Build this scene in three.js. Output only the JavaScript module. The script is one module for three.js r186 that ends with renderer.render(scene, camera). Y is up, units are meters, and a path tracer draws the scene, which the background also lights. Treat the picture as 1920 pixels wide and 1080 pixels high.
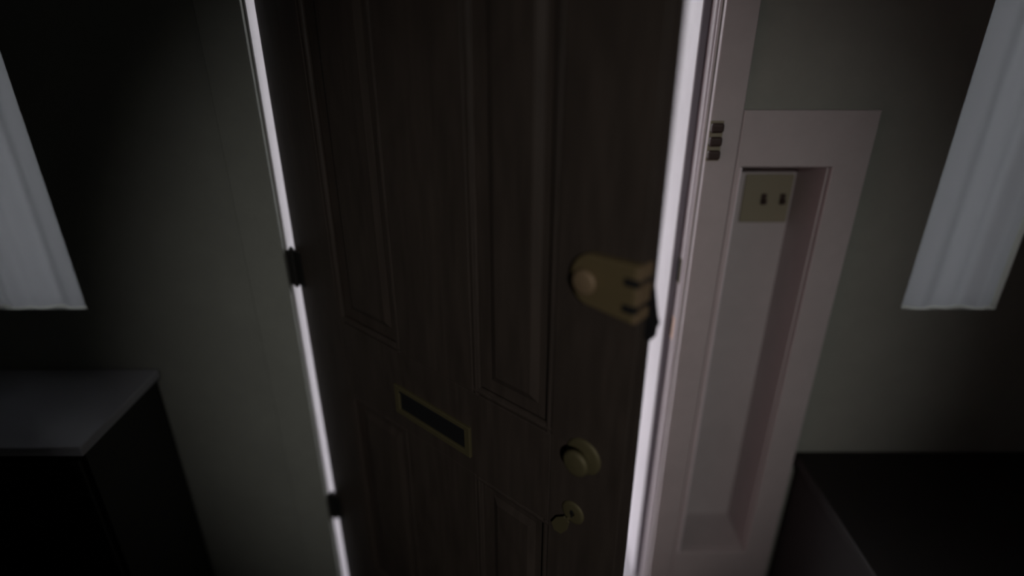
import * as THREE from 'three';
import { RoundedBoxGeometry } from 'three/addons/geometries/RoundedBoxGeometry.js';
import { mergeGeometries } from 'three/addons/utils/BufferGeometryUtils.js';
import { RectAreaLightUniformsLib } from 'three/addons/lights/RectAreaLightUniformsLib.js';

// ------------------------------------------------------------------ camera, sky, exposure
RectAreaLightUniformsLib.init();
const scene = new THREE.Scene();
const F = 1113, PITCH = THREE.MathUtils.degToRad(24.8);
const camera = new THREE.PerspectiveCamera(2 * Math.atan(540 / F) * 180 / Math.PI, 16 / 9, 0.05, 200);
camera.position.set(0, 1.6, 1.234);
camera.rotation.set(-PITCH, 0, 0);
camera.focus = 1.06;
camera.userData.fStop = 0.66;
scene.add(camera);
const renderer = new THREE.WebGLRenderer({ antialias: true });
renderer.toneMapping = THREE.LinearToneMapping;
renderer.toneMappingExposure = 1.0;
renderer.shadowMap.enabled = true;
scene.background = new THREE.Color().setRGB(2.75, 2.77, 2.95);   // even overcast sky

// ------------------------------------------------------------------ helpers
let seed = 7;
const rnd = () => { seed = (seed * 1664525 + 1013904223) >>> 0; return seed / 4294967296; };
const lin = (r, g, b) => new THREE.Color().setRGB(r, g, b);
function noiseTexture(w, h, fn, rx = 1, ry = 1, srgb = false) {
  const d = new Uint8Array(w * h * 4);
  for (let y = 0; y < h; y++) for (let x = 0; x < w; x++) {
    const c = fn(x / w, y / h), i = (y * w + x) * 4;
    d[i] = c[0]; d[i + 1] = c[1]; d[i + 2] = c[2]; d[i + 3] = 255;
  }
  const t = new THREE.DataTexture(d, w, h, THREE.RGBAFormat);
  t.wrapS = t.wrapT = THREE.RepeatWrapping; t.magFilter = THREE.LinearFilter; t.minFilter = THREE.LinearFilter;
  t.repeat.set(rx, ry); if (srgb) t.colorSpace = THREE.SRGBColorSpace; t.needsUpdate = true;
  return t;
}
function lattice(n) { const a = Array.from({ length: n * n }, rnd);
  return (u, v) => { const x = u * n, y = v * n, i = Math.floor(x), j = Math.floor(y), a0 = x - i, b0 = y - j;
    const s = a0 * a0 * (3 - 2 * a0), t = b0 * b0 * (3 - 2 * b0), g = (p, q) => a[((q % n + n) % n) * n + (p % n + n) % n];
    return (g(i, j) * (1 - s) + g(i + 1, j) * s) * (1 - t) + (g(i, j + 1) * (1 - s) + g(i + 1, j + 1) * s) * t; }; }
const l8 = lattice(8), l32 = lattice(32), l128 = lattice(128);
const plasterBump = noiseTexture(256, 256, (u, v) => { const k = 255 * (0.4 * l8(u, v) + 0.35 * l32(u, v) + 0.25 * l128(u, v)); return [k, k, k]; });
const paintMap = noiseTexture(256, 256, (u, v) => { const k = 238 + 17 * (0.5 * l8(u, v) + 0.3 * l32(u, v) + 0.2 * l128(u, v)); return [k, k, k]; }, 1, 1, true);
const grainFn = (u, v) => { const g = 0.5 * l128(u * 1.0, v * 0.12) + 0.3 * l32(u, v * 0.2) + 0.2 * Math.abs(Math.sin(40 * u + 5 * l8(u, v))); return g; };
const grainMap = noiseTexture(256, 256, (u, v) => { const k = 200 + 55 * grainFn(u, v); return [k, k * 0.98, k * 0.95]; }, 1, 1, true);
const grainBump = noiseTexture(256, 256, (u, v) => { const k = 255 * grainFn(u, v); return [k, k, k]; });

// uv in metres from the dominant face direction
function metreUV(g) {
  const p = g.attributes.position, n = g.attributes.normal, uv = new Float32Array(p.count * 2);
  for (let i = 0; i < p.count; i++) {
    const ax = Math.abs(n.getX(i)), ay = Math.abs(n.getY(i)), az = Math.abs(n.getZ(i));
    let u, v;
    if (ay > ax && ay > az) { u = p.getX(i); v = p.getZ(i); }
    else if (ax > az) { u = p.getZ(i); v = p.getY(i); }
    else { u = p.getX(i); v = p.getY(i); }
    uv[2 * i] = u; uv[2 * i + 1] = v;
  }
  g.setAttribute('uv', new THREE.BufferAttribute(uv, 2));
  return g;
}
const flat = (g) => (g.index ? g.toNonIndexed() : g);
function bx(x0, x1, y0, y1, z0, z1, r = 0) {           // box between limits, optional rounded edge
  const w = x1 - x0, h = y1 - y0, d = z1 - z0;
  const g = r ? new RoundedBoxGeometry(w, h, d, 2, Math.min(r, w / 2.01, h / 2.01, d / 2.01)) : new THREE.BoxGeometry(w, h, d);
  g.translate((x0 + x1) / 2, (y0 + y1) / 2, (z0 + z1) / 2);
  return flat(g);
}
function cyl(r0, r1, len, axis, [x, y, z], seg = 24) {
  const g = new THREE.CylinderGeometry(r0, r1, len, seg);
  if (axis === 'x') g.rotateZ(Math.PI / 2); if (axis === 'z') g.rotateX(Math.PI / 2);
  g.translate(x, y, z); return flat(g);
}
function lathe(pts, [x, y, z], axis = 'z', seg = 32) {
  const g = new THREE.LatheGeometry(pts.map(([a, b]) => new THREE.Vector2(a, b)), seg);
  if (axis === 'z') g.rotateX(Math.PI / 2);
  g.translate(x, y, z); return flat(g);
}
function prism(pts, depth, bevel = 0, holes = []) {
  const s = new THREE.Shape(pts.map(([a, b]) => new THREE.Vector2(a, b)));
  for (const h of holes) s.holes.push(new THREE.Path(h.map(([a, b]) => new THREE.Vector2(a, b))));
  return flat(new THREE.ExtrudeGeometry(s, { depth, bevelEnabled: bevel > 0, bevelThickness: bevel, bevelSize: bevel, bevelOffset: -bevel, bevelSegments: 2, curveSegments: 24 }));
}
const rect = (x0, x1, y0, y1) => [[x0, y0], [x1, y0], [x1, y1], [x0, y1]];
function obj(name, geos, material, parent = scene, keepUV = false) {
  let g = Array.isArray(geos) ? (geos.length > 1 ? mergeGeometries(geos.map(flat)) : geos[0]) : geos;
  if (!keepUV) metreUV(g);
  const m = new THREE.Mesh(g, material); m.name = name; m.castShadow = m.receiveShadow = true; parent.add(m);
  return m;
}
function tag(o, label, category, group) { o.userData.label = label; if (category) o.userData.category = category; if (group) o.userData.group = group; return o; }
function struct(name, geos, material, label) { const o = obj(name, geos, material); o.userData.kind = 'structure'; if (label) o.userData.label = label; return o; }
function thing(name, label, category, pos = [0, 0, 0]) { const o = new THREE.Group(); o.name = name; o.position.set(...pos); scene.add(o); return tag(o, label, category); }

// ------------------------------------------------------------------ materials
const std = (color, roughness, extra = {}) => new THREE.MeshStandardMaterial({ color, roughness, ...extra });
const M = {
  wall: std(lin(0.36, 0.37, 0.33), 0.85, { map: paintMap, bumpMap: plasterBump, bumpScale: 0.0012 }),
  ceiling: std(lin(0.55, 0.55, 0.53), 0.9),
  white: std(lin(0.60, 0.545, 0.55), 0.5, { map: paintMap, bumpMap: plasterBump, bumpScale: 0.0004 }),
  reveal: std(lin(0.78, 0.74, 0.77), 0.6, { map: paintMap }),
  stopShade: std(lin(0.17, 0.155, 0.18), 0.6),  // shaded face of the door stop, put into the colour
  grille: std(lin(0.4, 0.38, 0.4), 0.6),
  door: std(lin(0.074, 0.059, 0.052), 0.5, { map: grainMap, bumpMap: grainBump, bumpScale: 0.0005 }),
  doorOut: std(lin(0.20, 0.11, 0.105), 0.5),
  brass: std(lin(0.20, 0.15, 0.075), 0.55, { metalness: 0.35 }),
  knob: std(lin(0.26, 0.18, 0.105), 0.6, { metalness: 0.2 }),
  brassDull: std(lin(0.13, 0.11, 0.055), 0.6, { metalness: 0.35 }),
  copper: std(lin(0.85, 0.6, 0.47), 0.4, { metalness: 0.4 }),
  bronze: std(lin(0.024, 0.022, 0.020), 0.5, { metalness: 0.3 }),
  iron: std(lin(0.02, 0.02, 0.022), 0.5, { metalness: 0.4 }),
  black: std(lin(0.008, 0.008, 0.009), 0.7),
  plate: std(lin(0.30, 0.27, 0.19), 0.5),
  toggle: std(lin(0.05, 0.03, 0.025), 0.5),
  darkWood: std(lin(0.010, 0.0075, 0.0065), 0.7, { map: grainMap }),
  topSheen: std(lin(0.56, 0.57, 0.64), 0.25),  // pale colour carries the window sheen on a dark top
  lacquer: std(lin(0.012, 0.012, 0.014), 0.38, { map: grainMap }),
  floor: std(lin(0.05, 0.03, 0.02), 0.5, { map: grainMap }),
  stone: std(lin(0.45, 0.42, 0.42), 0.9, { map: paintMap }),
  ground: std(lin(0.26, 0.26, 0.24), 0.95),
  sash: std(lin(0.5, 0.5, 0.5), 0.5),
  glass: new THREE.MeshPhysicalMaterial({ color: 0xffffff, roughness: 0.02, transmission: 1, thickness: 0, ior: 1.5 }),
  sheer: new THREE.MeshPhysicalMaterial({ color: lin(0.35, 0.36, 0.375), roughness: 1, transmission: 0.5, thickness: 0, side: THREE.DoubleSide }),
  can: std(lin(0.3, 0.3, 0.3), 0.4, { metalness: 0.6 }),
  lens: std(lin(0.8, 0.8, 0.8), 0.4, { emissive: lin(1, 0.96, 0.9), emissiveIntensity: 3 }),
};

// ------------------------------------------------------------------ the room
const OL = -0.503, OR = 0.396, OT = 2.06;               // door opening
const WT = 0.3;                                          // thickness of the outer wall
const WL = [-1.215, -0.99, 0.975, 2.05], WR = [0.905, 1.125, 0.975, 2.05];
const NI = [0.463, 0.662, 0.21, 1.312];                  // niche opening
{
  const g = prism([[-1.9, 0], [OL, 0], [OL, OT], [OR, OT], [OR, 0], [1.75, 0], [1.75, 2.5], [-1.9, 2.5]], WT, 0, [rect(...WL), rect(...WR), rect(...NI)]);
  g.translate(0, 0, -WT);
  struct('wall_front', g, M.wall, 'grey green plaster wall around the dark front door');
}
struct('wall_left', bx(-2.05, -1.9, 0, 2.5, -0.3, 4.1), M.wall, 'grey green side wall of the hall');
struct('wall_right', bx(1.75, 1.9, 0, 2.5, -0.3, 4.1), M.wall, 'grey green side wall of the hall beyond the chest');
struct('wall_back', bx(-2.05, 1.9, 0, 2.5, 4.1, 4.25), M.wall, 'grey green wall at the far end of the hall');
struct('ceiling', bx(-2.05, 1.9, 2.5, 2.65, -0.3, 4.25), M.ceiling, 'plain painted hall ceiling');
struct('floor', bx(-2.05, 1.9, -0.12, 0, -0.0, 4.25), M.floor, 'dark wooden hall floor');

// door lining, stops, threshold and casings
const JR = OR - 0.0005, JL = OL + 0.0005;
// lining boards
struct('trim_1', bx(JR - 0.003, JR, 0.025, OT, -0.06, 0.0), M.white, 'white jamb lining on the lock side of the door');
struct('trim_2', bx(JL, JL + 0.003, 0.025, OT, -0.06, 0.0), M.reveal, 'white jamb lining on the hinge side of the door');
const stopR = struct('trim_3', bx(JR - 0.02, JR, 0.025, OT, -WT - 0.03, -0.06, 0.0015), M.reveal, 'bright white door stop and outer reveal beside the gap');
struct('trim_4', bx(JL, JL + 0.008, 0.025, OT, -WT - 0.03, -0.06, 0.0015), M.reveal, 'white door stop and outer reveal behind the hinges');
struct('trim_5', bx(JL + 0.003, JR - 0.003, OT - 0.02, OT, -WT - 0.03, 0), M.white, 'white head lining above the door');
struct('trim_6', bx(OL + 0.001, OR - 0.001, 0, 0.024, -WT - 0.08, 0.03, 0.006), M.grille, 'grey raised threshold under the front door');
struct('trim_11', bx(JR - 0.0185, JR - 0.0035, 0.03, OT - 0.021, -0.0598, -0.056, 0.0015), M.stopShade, 'dark grey strip painting shade onto the lock-side door stop');  // added strip; its dark grey paints the stop face as shaded
// casings with an eased profile; the lock-side one carries two slim beads on its inner edge
struct('trim_7', bx(OR + 0.001, 0.4615, 0, 2.15, 0, 0.016, 0.003), M.white, 'pinkish white door casing on the lock side');
struct('trim_8', bx(-0.592, OL - 0.001, 0, 2.15, 0, 0.016, 0.003), M.wall, 'door casing on the hinge side with its shade put into a grey green colour');  // wall colour instead of white paints in the shade on this side
struct('trim_9', bx(-0.592, 0.478, 2.07, 2.15, 0.0165, 0.03, 0.003), M.white, 'white head casing above the front door');
struct('trim_10', cyl(0.0034, 0.0034, 2.0, 'y', [JR - 0.004, 1.03, -0.018], 12), M.reveal, 'pale round bead along the lock-side jamb lining');
struct('trim_12', cyl(0.0022, 0.0022, 2.0, 'y', [JR - 0.003, 1.03, -0.003], 12), M.reveal, 'thin pale bead at the casing edge on the lock side');

// tall white recessed niche frame beside the casing
{
  const t = thing('wall_niche', 'tall white niche frame with a deep recess holding the switch plate', 'niche', [0.6075, 0, 0.001]);
  const cx = 0.6075, X = (x) => x - cx;
  obj('frame', prism(rect(X(0.462), X(0.736), 0.0, 1.426), 0.010, 0.003, [rect(X(NI[0] + 0.012), X(NI[1]), NI[2], NI[3])]).translate(0, 0, 0.003), M.white, t);
  const d = 0.125, e = 0.004;
  obj('recess', [
    bx(X(NI[0]), X(NI[1]), NI[2], NI[3], -d - 0.01, -d),
    bx(X(NI[1]) - e, X(NI[1]), NI[2], NI[3], -d, 0.002),
    bx(X(NI[0]), X(NI[0]) + e, NI[2], NI[3], -d, 0.002),
    bx(X(NI[0]), X(NI[1]), NI[3] - e, NI[3], -d, 0.002),
    bx(X(NI[0]), X(NI[1]), NI[2], NI[2] + e, -d, 0.002)], M.white, t);
  obj('bead', bx(X(NI[0] + 0.012) - 0.005, X(NI[0] + 0.012) + 0.001, NI[2], NI[3], 0.012, 0.019, 0.0025), M.reveal, t);
}
{
  const t = thing('light_switch', 'olive double light switch plate with two dark toggles in the niche', 'light switch', [0.597, 1.206, -0.124]);
  obj('plate', bx(-0.056, 0.056, -0.058, 0.058, 0, 0.007, 0.003), M.plate, t);
  for (const x of [-0.008, 0.036]) {
    obj('toggle', [bx(x - 0.006, x + 0.006, -0.013, 0.013, 0.006, 0.012, 0.002), bx(x - 0.004, x + 0.004, -0.010, 0.002, 0.010, 0.022, 0.002)], M.toggle, t);
  }
}

// ------------------------------------------------------------------ side windows
function sideWindow(n, [x0, x1, y0, y1], label, curtainLabel) {
  const cx = (x0 + x1) / 2, w = x1 - x0;
  const t = new THREE.Group(); t.name = 'window_' + n; t.position.set(cx, y0, 0); scene.add(t);
  t.userData = { kind: 'structure', label };
  const h = y1 - y0, fz = -0.22, fw = 0.022;
  obj('window_frame', prism(rect(-w / 2, w / 2, 0, h), 0.05, 0.002, [rect(-w / 2 + fw, w / 2 - fw, fw, h - fw)]).translate(0, 0, fz), M.sash, t);
  obj('pane', bx(-w / 2 + fw, w / 2 - fw, fw, h - fw, fz + 0.02, fz + 0.024), M.glass, t);
  obj('window_sill', bx(-w / 2 + 0.001, w / 2 - 0.001, -0.0, 0.006, -0.17, -0.03, 0.002), M.wall, t);
  const nx = 60, g = new THREE.PlaneGeometry(w - 0.012, h - 0.006, nx, 6), p = g.attributes.position;
  for (let i = 0; i < p.count; i++) {
    const x = p.getX(i);
    p.setZ(i, 0.0045 * Math.sin(x * 95 + 0.7 * n) + 0.004 * Math.sin(x * 43 + 2 + n));
  }
  g.computeVertexNormals(); g.translate(0, 0, 0);
  const c = obj(n === 1 ? 'sheer_curtain' : 'sheer_curtain_001', g, M.sheer, scene);
  c.position.set(cx, y0 + h / 2 + 0.001, -0.009);
  tag(c, curtainLabel, 'curtain');
}
sideWindow(1, WL, 'narrow side window above the sideboard', 'pale sheer curtain filling the narrow window above the sideboard');
sideWindow(2, WR, 'narrow side window above the low chest', 'pale sheer curtain filling the narrow window above the low chest');

// ------------------------------------------------------------------ the door
const PHI = THREE.MathUtils.degToRad(41.4), DW = 0.858, DT = 0.036;
const door = new THREE.Group(); door.name = 'door_1'; door.position.set(-0.483, 0, 0.001); door.rotation.y = -PHI; scene.add(door);
door.userData = { kind: 'structure', label: 'dark brown panelled front door standing ajar' };
{
  const y0 = 0.03, y1 = 2.035;
  const P1 = [0.145, 0.352], P2 = [0.552, 0.726], UP = [0.997, 1.88], LO = [0.24, 0.812];
  const core = 0.012;                                    // half depth of the panels
  const leaf = (name, a) => obj(name, bx(a[0], a[1], a[2], a[3], -DT + 0.003, 0, 0.0018), M.door, door);
  leaf('stile', [0, P1[0], y0, y1]); leaf('stile', [P2[1], DW, y0, y1]);
  leaf('rail', [P1[0], P2[1], UP[1], y1]); leaf('rail', [P1[0], P2[1], LO[1], UP[0]]); leaf('rail', [P1[0], P2[1], y0, LO[0]]);
  leaf('muntin', [P1[1], P2[0], UP[0], UP[1]]); leaf('muntin', [P1[1], P2[0], LO[0], LO[1]]);
  for (const [a, b] of [P1, P2]) for (const [c, d] of [UP, LO]) {
    const pn = obj('panel', bx(a, b, c, d, -0.026, -core), M.door, door);
    // raised field
    const m = 0.036, r = 0.014, q = (x, y, z) => [x, y, z];
    const o = [q(a + m, c + m, -core), q(b - m, c + m, -core), q(b - m, d - m, -core), q(a + m, d - m, -core)];
    const i = [q(a + m + r, c + m + r, -core + 0.006), q(b - m - r, c + m + r, -core + 0.006), q(b - m - r, d - m - r, -core + 0.006), q(a + m + r, d - m - r, -core + 0.006)];
    const tri = [];
    const quad = (A, B, C, D) => tri.push(...A, ...B, ...C, ...A, ...C, ...D);
    for (let k = 0; k < 4; k++) quad(o[k], o[(k + 1) % 4], i[(k + 1) % 4], i[k]);
    quad(...i);
    const g = new THREE.BufferGeometry(); g.setAttribute('position', new THREE.Float32BufferAttribute(tri, 3)); g.computeVertexNormals(); g.setAttribute('uv', new THREE.Float32BufferAttribute(new Float32Array(tri.length / 3 * 2), 2));
    obj('raised_field', g, M.door, pn);
    // moulding frame: rounded bead standing against stiles and rails
    const bead = [];
    const rb = 0.007;
    for (const x of [a + rb, b - rb]) bead.push(cyl(rb, rb, d - c, 'y', [x, (c + d) / 2, -0.007], 12));
    for (const y of [c + rb, d - rb]) bead.push(cyl(rb, rb, b - a, 'x', [(a + b) / 2, y, -0.007], 12));
    obj('moulding', bead, M.door, pn);
  }
  const out = obj('outer_face', bx(0.001, DW - 0.001, y0 + 0.001, y1 - 0.001, -DT, -DT + 0.0035), M.doorOut, door);  // unseen; reddish colour made up to throw pink bounce onto the casing
  out.userData.label = 'unseen outer face of the door, made reddish to bounce pink light';
  const ee = obj('edge_board', bx(DW - 0.0005, DW + 0.0008, y0 + 0.002, y1 - 0.002, -DT + 0.002, -0.002), M.door, door);

  // letter plate on the lock rail
  const lp = obj('letter_plate', prism(rect(0.328, 0.545, 0.850, 0.918), 0.004, 0.0015, [rect(0.342, 0.531, 0.862, 0.908)]).translate(0, 0, 0.0005), M.brassDull, door);
  lp.userData.label = 'dull brass letter plate';
  obj('flap', [bx(0.342, 0.531, 0.862, 0.908, -0.0005, 0.0012), cyl(0.003, 0.003, 0.187, 'x', [0.4365, 0.905, 0.003], 12)], M.black, lp);
  for (const x of [0.335, 0.538]) obj('screw', lathe([[0, 0.0015], [0.003, 0.001], [0.0035, 0]], [x, 0.884, 0.0045]), M.brassDull, lp);

  // night latch: round-ended brass case reaching over the edge of the door
  const pts = [];
  for (let k = 0; k <= 20; k++) { const a = Math.PI / 2 + Math.PI * k / 20; pts.push([0.790 + 0.030 * Math.cos(a), 1.287 + 0.036 * Math.sin(a)]); }
  pts.push([0.8585, 1.246], [0.8585, 1.326]);
  const nl = obj('night_latch', prism(pts, 0.010, 0.003).translate(0, 0, 0.003), M.brass, door);
  nl.userData.label = 'brass night latch case';
  const nk = obj('turn_knob', [lathe([[0, 0.013], [0.013, 0.0125], [0.0175, 0.010], [0.018, 0.006], [0.013, 0.003], [0.012, 0.0]], [0.788, 1.287, 0.016])], M.knob, nl);
  nk.scale.set(1, 1, 1);
  for (const y of [1.302, 1.266]) obj('slot', bx(0.841, 0.8608, y - 0.0055, y + 0.0055, 0.008, 0.0175, 0.002), M.black, nl);
  for (const [ya, yb] of [[1.306, 1.324], [1.272, 1.296], [1.248, 1.262]]) obj('forend', bx(0.8575, 0.862, ya, yb, -0.016, 0.015, 0.001), M.knob, nl);
  const hb = [[0.857, 1.290], [0.8605, 1.276], [0.867, 1.245], [0.871, 1.234], [0.868, 1.226], [0.8675, 1.216], [0.8655, 1.211], [0.857, 1.216]];
  obj('latch_bolt', prism(hb, 0.016, 0.001).translate(0, 0, -0.034), M.iron, nl);

  // round knob on a rose
  const kn = obj('door_knob', lathe([[0, 0.024], [0.016, 0.0235], [0.021, 0.021], [0.0225, 0.017], [0.020, 0.012], [0.014, 0.009], [0.013, 0.004], [0.013, 0]], [0.789, 0.990, 0.003]), M.brassDull, door);
  obj('rose', lathe([[0.012, 0.006], [0.026, 0.005], [0.031, 0.002], [0.031, 0]], [0.789, 0.990, 0.0]), M.brassDull, kn);
  // key escutcheon with swinging cover, pushed aside
  const es = obj('escutcheon', lathe([[0.005, 0.004], [0.016, 0.004], [0.021, 0.002], [0.021, 0]], [0.776, 0.868, 0.0]), M.brassDull, door);
  obj('keyhole', [cyl(0.0035, 0.0035, 0.0012, 'z', [0.776, 0.871, 0.0042], 16), bx(0.7745, 0.7775, 0.860, 0.870, 0.0036, 0.0048)], M.black, es);
  const cov = prism([[-0.006, 0.012], [0.006, 0.012], [0.013, -0.006], [0.012, -0.026], [0, -0.034], [-0.012, -0.026], [-0.013, -0.006]], 0.002, 0.0006);
  cov.rotateZ(-0.55); cov.translate(0.762, 0.842, 0.0052);
  obj('keyhole_cover', [cov, cyl(0.003, 0.003, 0.006, 'z', [0.769, 0.853, 0.0046], 12)], M.brassDull, es);

  // butt hinges, knuckles in the gap
  for (const y of [0.370, 1.081, 1.79]) {
    const hg = obj('hinge', bx(-0.001, 0.024, y - 0.042, y + 0.042, -0.0005, 0.0025, 0.001), M.bronze, door);
    for (let k = 0; k < 5; k++) obj('knuckle', cyl(0.0075, 0.0075, 0.0162, 'y', [-0.0075, y - 0.0336 + 0.0168 * k, 0.004], 16), M.bronze, hg);
    for (const s of [-1, 1]) obj('finial', lathe([[0, 0.008], [0.004, 0.006], [0.0055, 0.002], [0.0055, 0]].map(([r, h]) => [r, s > 0 ? h : -h]), [-0.0075, y + s * 0.042, 0.004], 'y', 16), M.bronze, hg);
    const jl = bx(-0.030, 0, y - 0.042, y + 0.042, -0.0015, 0.0015);
    jl.rotateY(0); jl.translate(0.00, 0, 0);
    const g = jl; g.translate(0, -y, 0); g.rotateY(PHI); g.translate(-0.008, y, 0.006);
    obj('jamb_leaf', g, M.bronze, hg);
  }
}

// keeps and strikes on the lock-side jamb
{
  const t = thing('lock_keep', 'dark bronze lock keep with three lobes on the casing edge', 'lock keep', [0.408, 1.366, 0.0165]);
  obj('plate', bx(-0.0115, 0.016, -0.040, 0.040, 0, 0.003, 0.001), M.plate, t).userData.label = 'olive backing plate';
  for (const y of [-0.027, 0.0, 0.027]) obj('lobe', bx(-0.011, 0.015, y - 0.0095, y + 0.0095, 0.002, 0.014, 0.005), M.toggle, t);
}
{
  const t = thing('strike_plate', 'coppery strike plate low on the jamb lining', 'strike plate', [JR - 0.0031, 0.905, -0.040]);
  obj('plate', bx(-0.002, 0, -0.028, 0.028, -0.010, 0.012, 0.0008), M.copper, t);
  obj('latch_hole', bx(-0.0024, -0.0016, -0.022, 0.022, -0.0095, -0.003), M.black, t);
}
{
  const t = thing('strike_plate_001', 'dark slotted strike plate higher on the jamb lining', 'strike plate', [JR - 0.0031, 1.055, -0.046]);
  obj('plate', bx(-0.002, 0, -0.030, 0.030, -0.008, 0.012, 0.0008), M.brassDull, t);
  obj('latch_hole', bx(-0.0026, -0.0016, -0.026, 0.026, -0.007, 0.006), M.black, t);
}

// ------------------------------------------------------------------ furniture under the windows
{
  const t = thing('sideboard', 'dark lacquered sideboard against the wall under the narrow window', 'sideboard', [-1.33, 0, 0.16]);
  const w = 0.94 / 2;
  obj('top', bx(-w, w, 0.792, 0.815, -0.155, 0.135, 0.004), M.topSheen, t);
  obj('body', [bx(-w + 0.012, w - 0.012, 0.10, 0.792, -0.15, 0.115)], M.lacquer, t);
  for (const x of [-0.228, 0.228]) {
    const d = obj('door', bx(x - 0.222, x + 0.222, 0.13, 0.775, 0.115, 0.131, 0.003), M.lacquer, t);
    obj('knob', lathe([[0, 0.018], [0.009, 0.016], [0.010, 0.011], [0.005, 0.006], [0.005, 0]], [x - Math.sign(x) * 0.19, 0.47, 0.131]), M.bronze, d);
  }
  for (const x of [-w + 0.05, w - 0.05]) for (const z of [-0.12, 0.085]) obj('leg', cyl(0.018, 0.012, 0.1, 'y', [x, 0.05, z], 16), M.lacquer, t);
}
{
  const t = thing('storage_chest', 'low dark brown wooden chest against the wall beside the niche', 'chest', [1.23, 0, 0.2]);
  const w = 0.98 / 2;
  obj('lid', bx(-w, w, 0.53, 0.56, -0.197, 0.2, 0.006), M.darkWood, t);
  obj('body', bx(-w + 0.01, w - 0.01, 0.06, 0.528, -0.19, 0.185, 0.004), M.darkWood, t);
  obj('plinth', bx(-w + 0.003, w - 0.003, 0, 0.06, -0.195, 0.195, 0.004), M.darkWood, t);
  obj('hasp', [bx(-0.02, 0.02, 0.46, 0.55, 0.2, 0.204, 0.001), cyl(0.008, 0.008, 0.01, 'z', [0, 0.475, 0.206], 16)], M.bronze, t);
}

// ------------------------------------------------------------------ outside the door: step, ground, canopy added to darken the reveal tops
struct('doorstep', bx(-0.9, 0.8, -0.12, -0.005, -1.3, -0.301, 0.008), M.stone, 'pale stone doorstep outside the front door');
struct('ground', bx(-30, 30, -0.4, -0.13, -60, -0.31), M.ground, 'pale paving outside the house');

{
  const t = thing('added_canopy', 'added unseen white canopy outside the front door that dims the tops of the reveals', 'canopy', [-0.05, 2.2, -0.302]);  // out of view, put in to shade the upper reveals
  obj('slab', bx(-0.72, 0.72, 0.05, 0.15, -1.5, 0, 0.006), M.reveal, t);
  for (const x of [-0.66, 0.66]) obj('bracket', prism([[0, 0.05], [-0.6, 0.05], [0, -0.4]], 0.05, 0.004).rotateY(-Math.PI / 2).rotateY(Math.PI).rotateY(Math.PI).translate(x + 0.025, 0, 0), M.reveal, t);
}

// ------------------------------------------------------------------ added unseen hall lamp: fill light with falloff towards the corners
{
  const at = new THREE.Vector3(0.25, 2.36, 3.3), aim = new THREE.Vector3(0.08, 0.85, 0);
  const t = thing('added_spotlight', 'added unseen spotlight on the hall ceiling making the pool of light around the door', 'spotlight', [at.x, 2.5, at.z]);
  obj('canopy', cyl(0.05, 0.055, 0.02, 'y', [0, -0.0105, 0]), M.can, t);
  obj('arm', cyl(0.008, 0.008, 0.09, 'y', [0, -0.06, 0], 12), M.can, t);
  const head = new THREE.Group(); head.name = 'head'; head.position.set(0, -0.14, 0); t.add(head);
  head.lookAt(aim);
  obj('shade', lathe([[0, -0.06], [0.03, -0.06], [0.045, 0.05], [0.042, 0.05], [0.028, -0.055], [0, -0.055]], [0, 0, 0]), M.can, head);
  obj('lens', cyl(0.04, 0.04, 0.004, 'z', [0, 0, 0.035]), M.lens, head);
  const dir = aim.clone().sub(at).normalize();
  const s = new THREE.SpotLight(new THREE.Color().setRGB(1, 0.97, 0.93), 6.0, 0, THREE.MathUtils.degToRad(17.6), 1, 2);
  s.position.copy(at).addScaledVector(dir, 0.07); s.target.position.copy(aim);
  s.castShadow = true; s.shadow.radius = 2; s.name = 'added_beam'; scene.add(s); scene.add(s.target);
}

renderer.render(scene, camera);
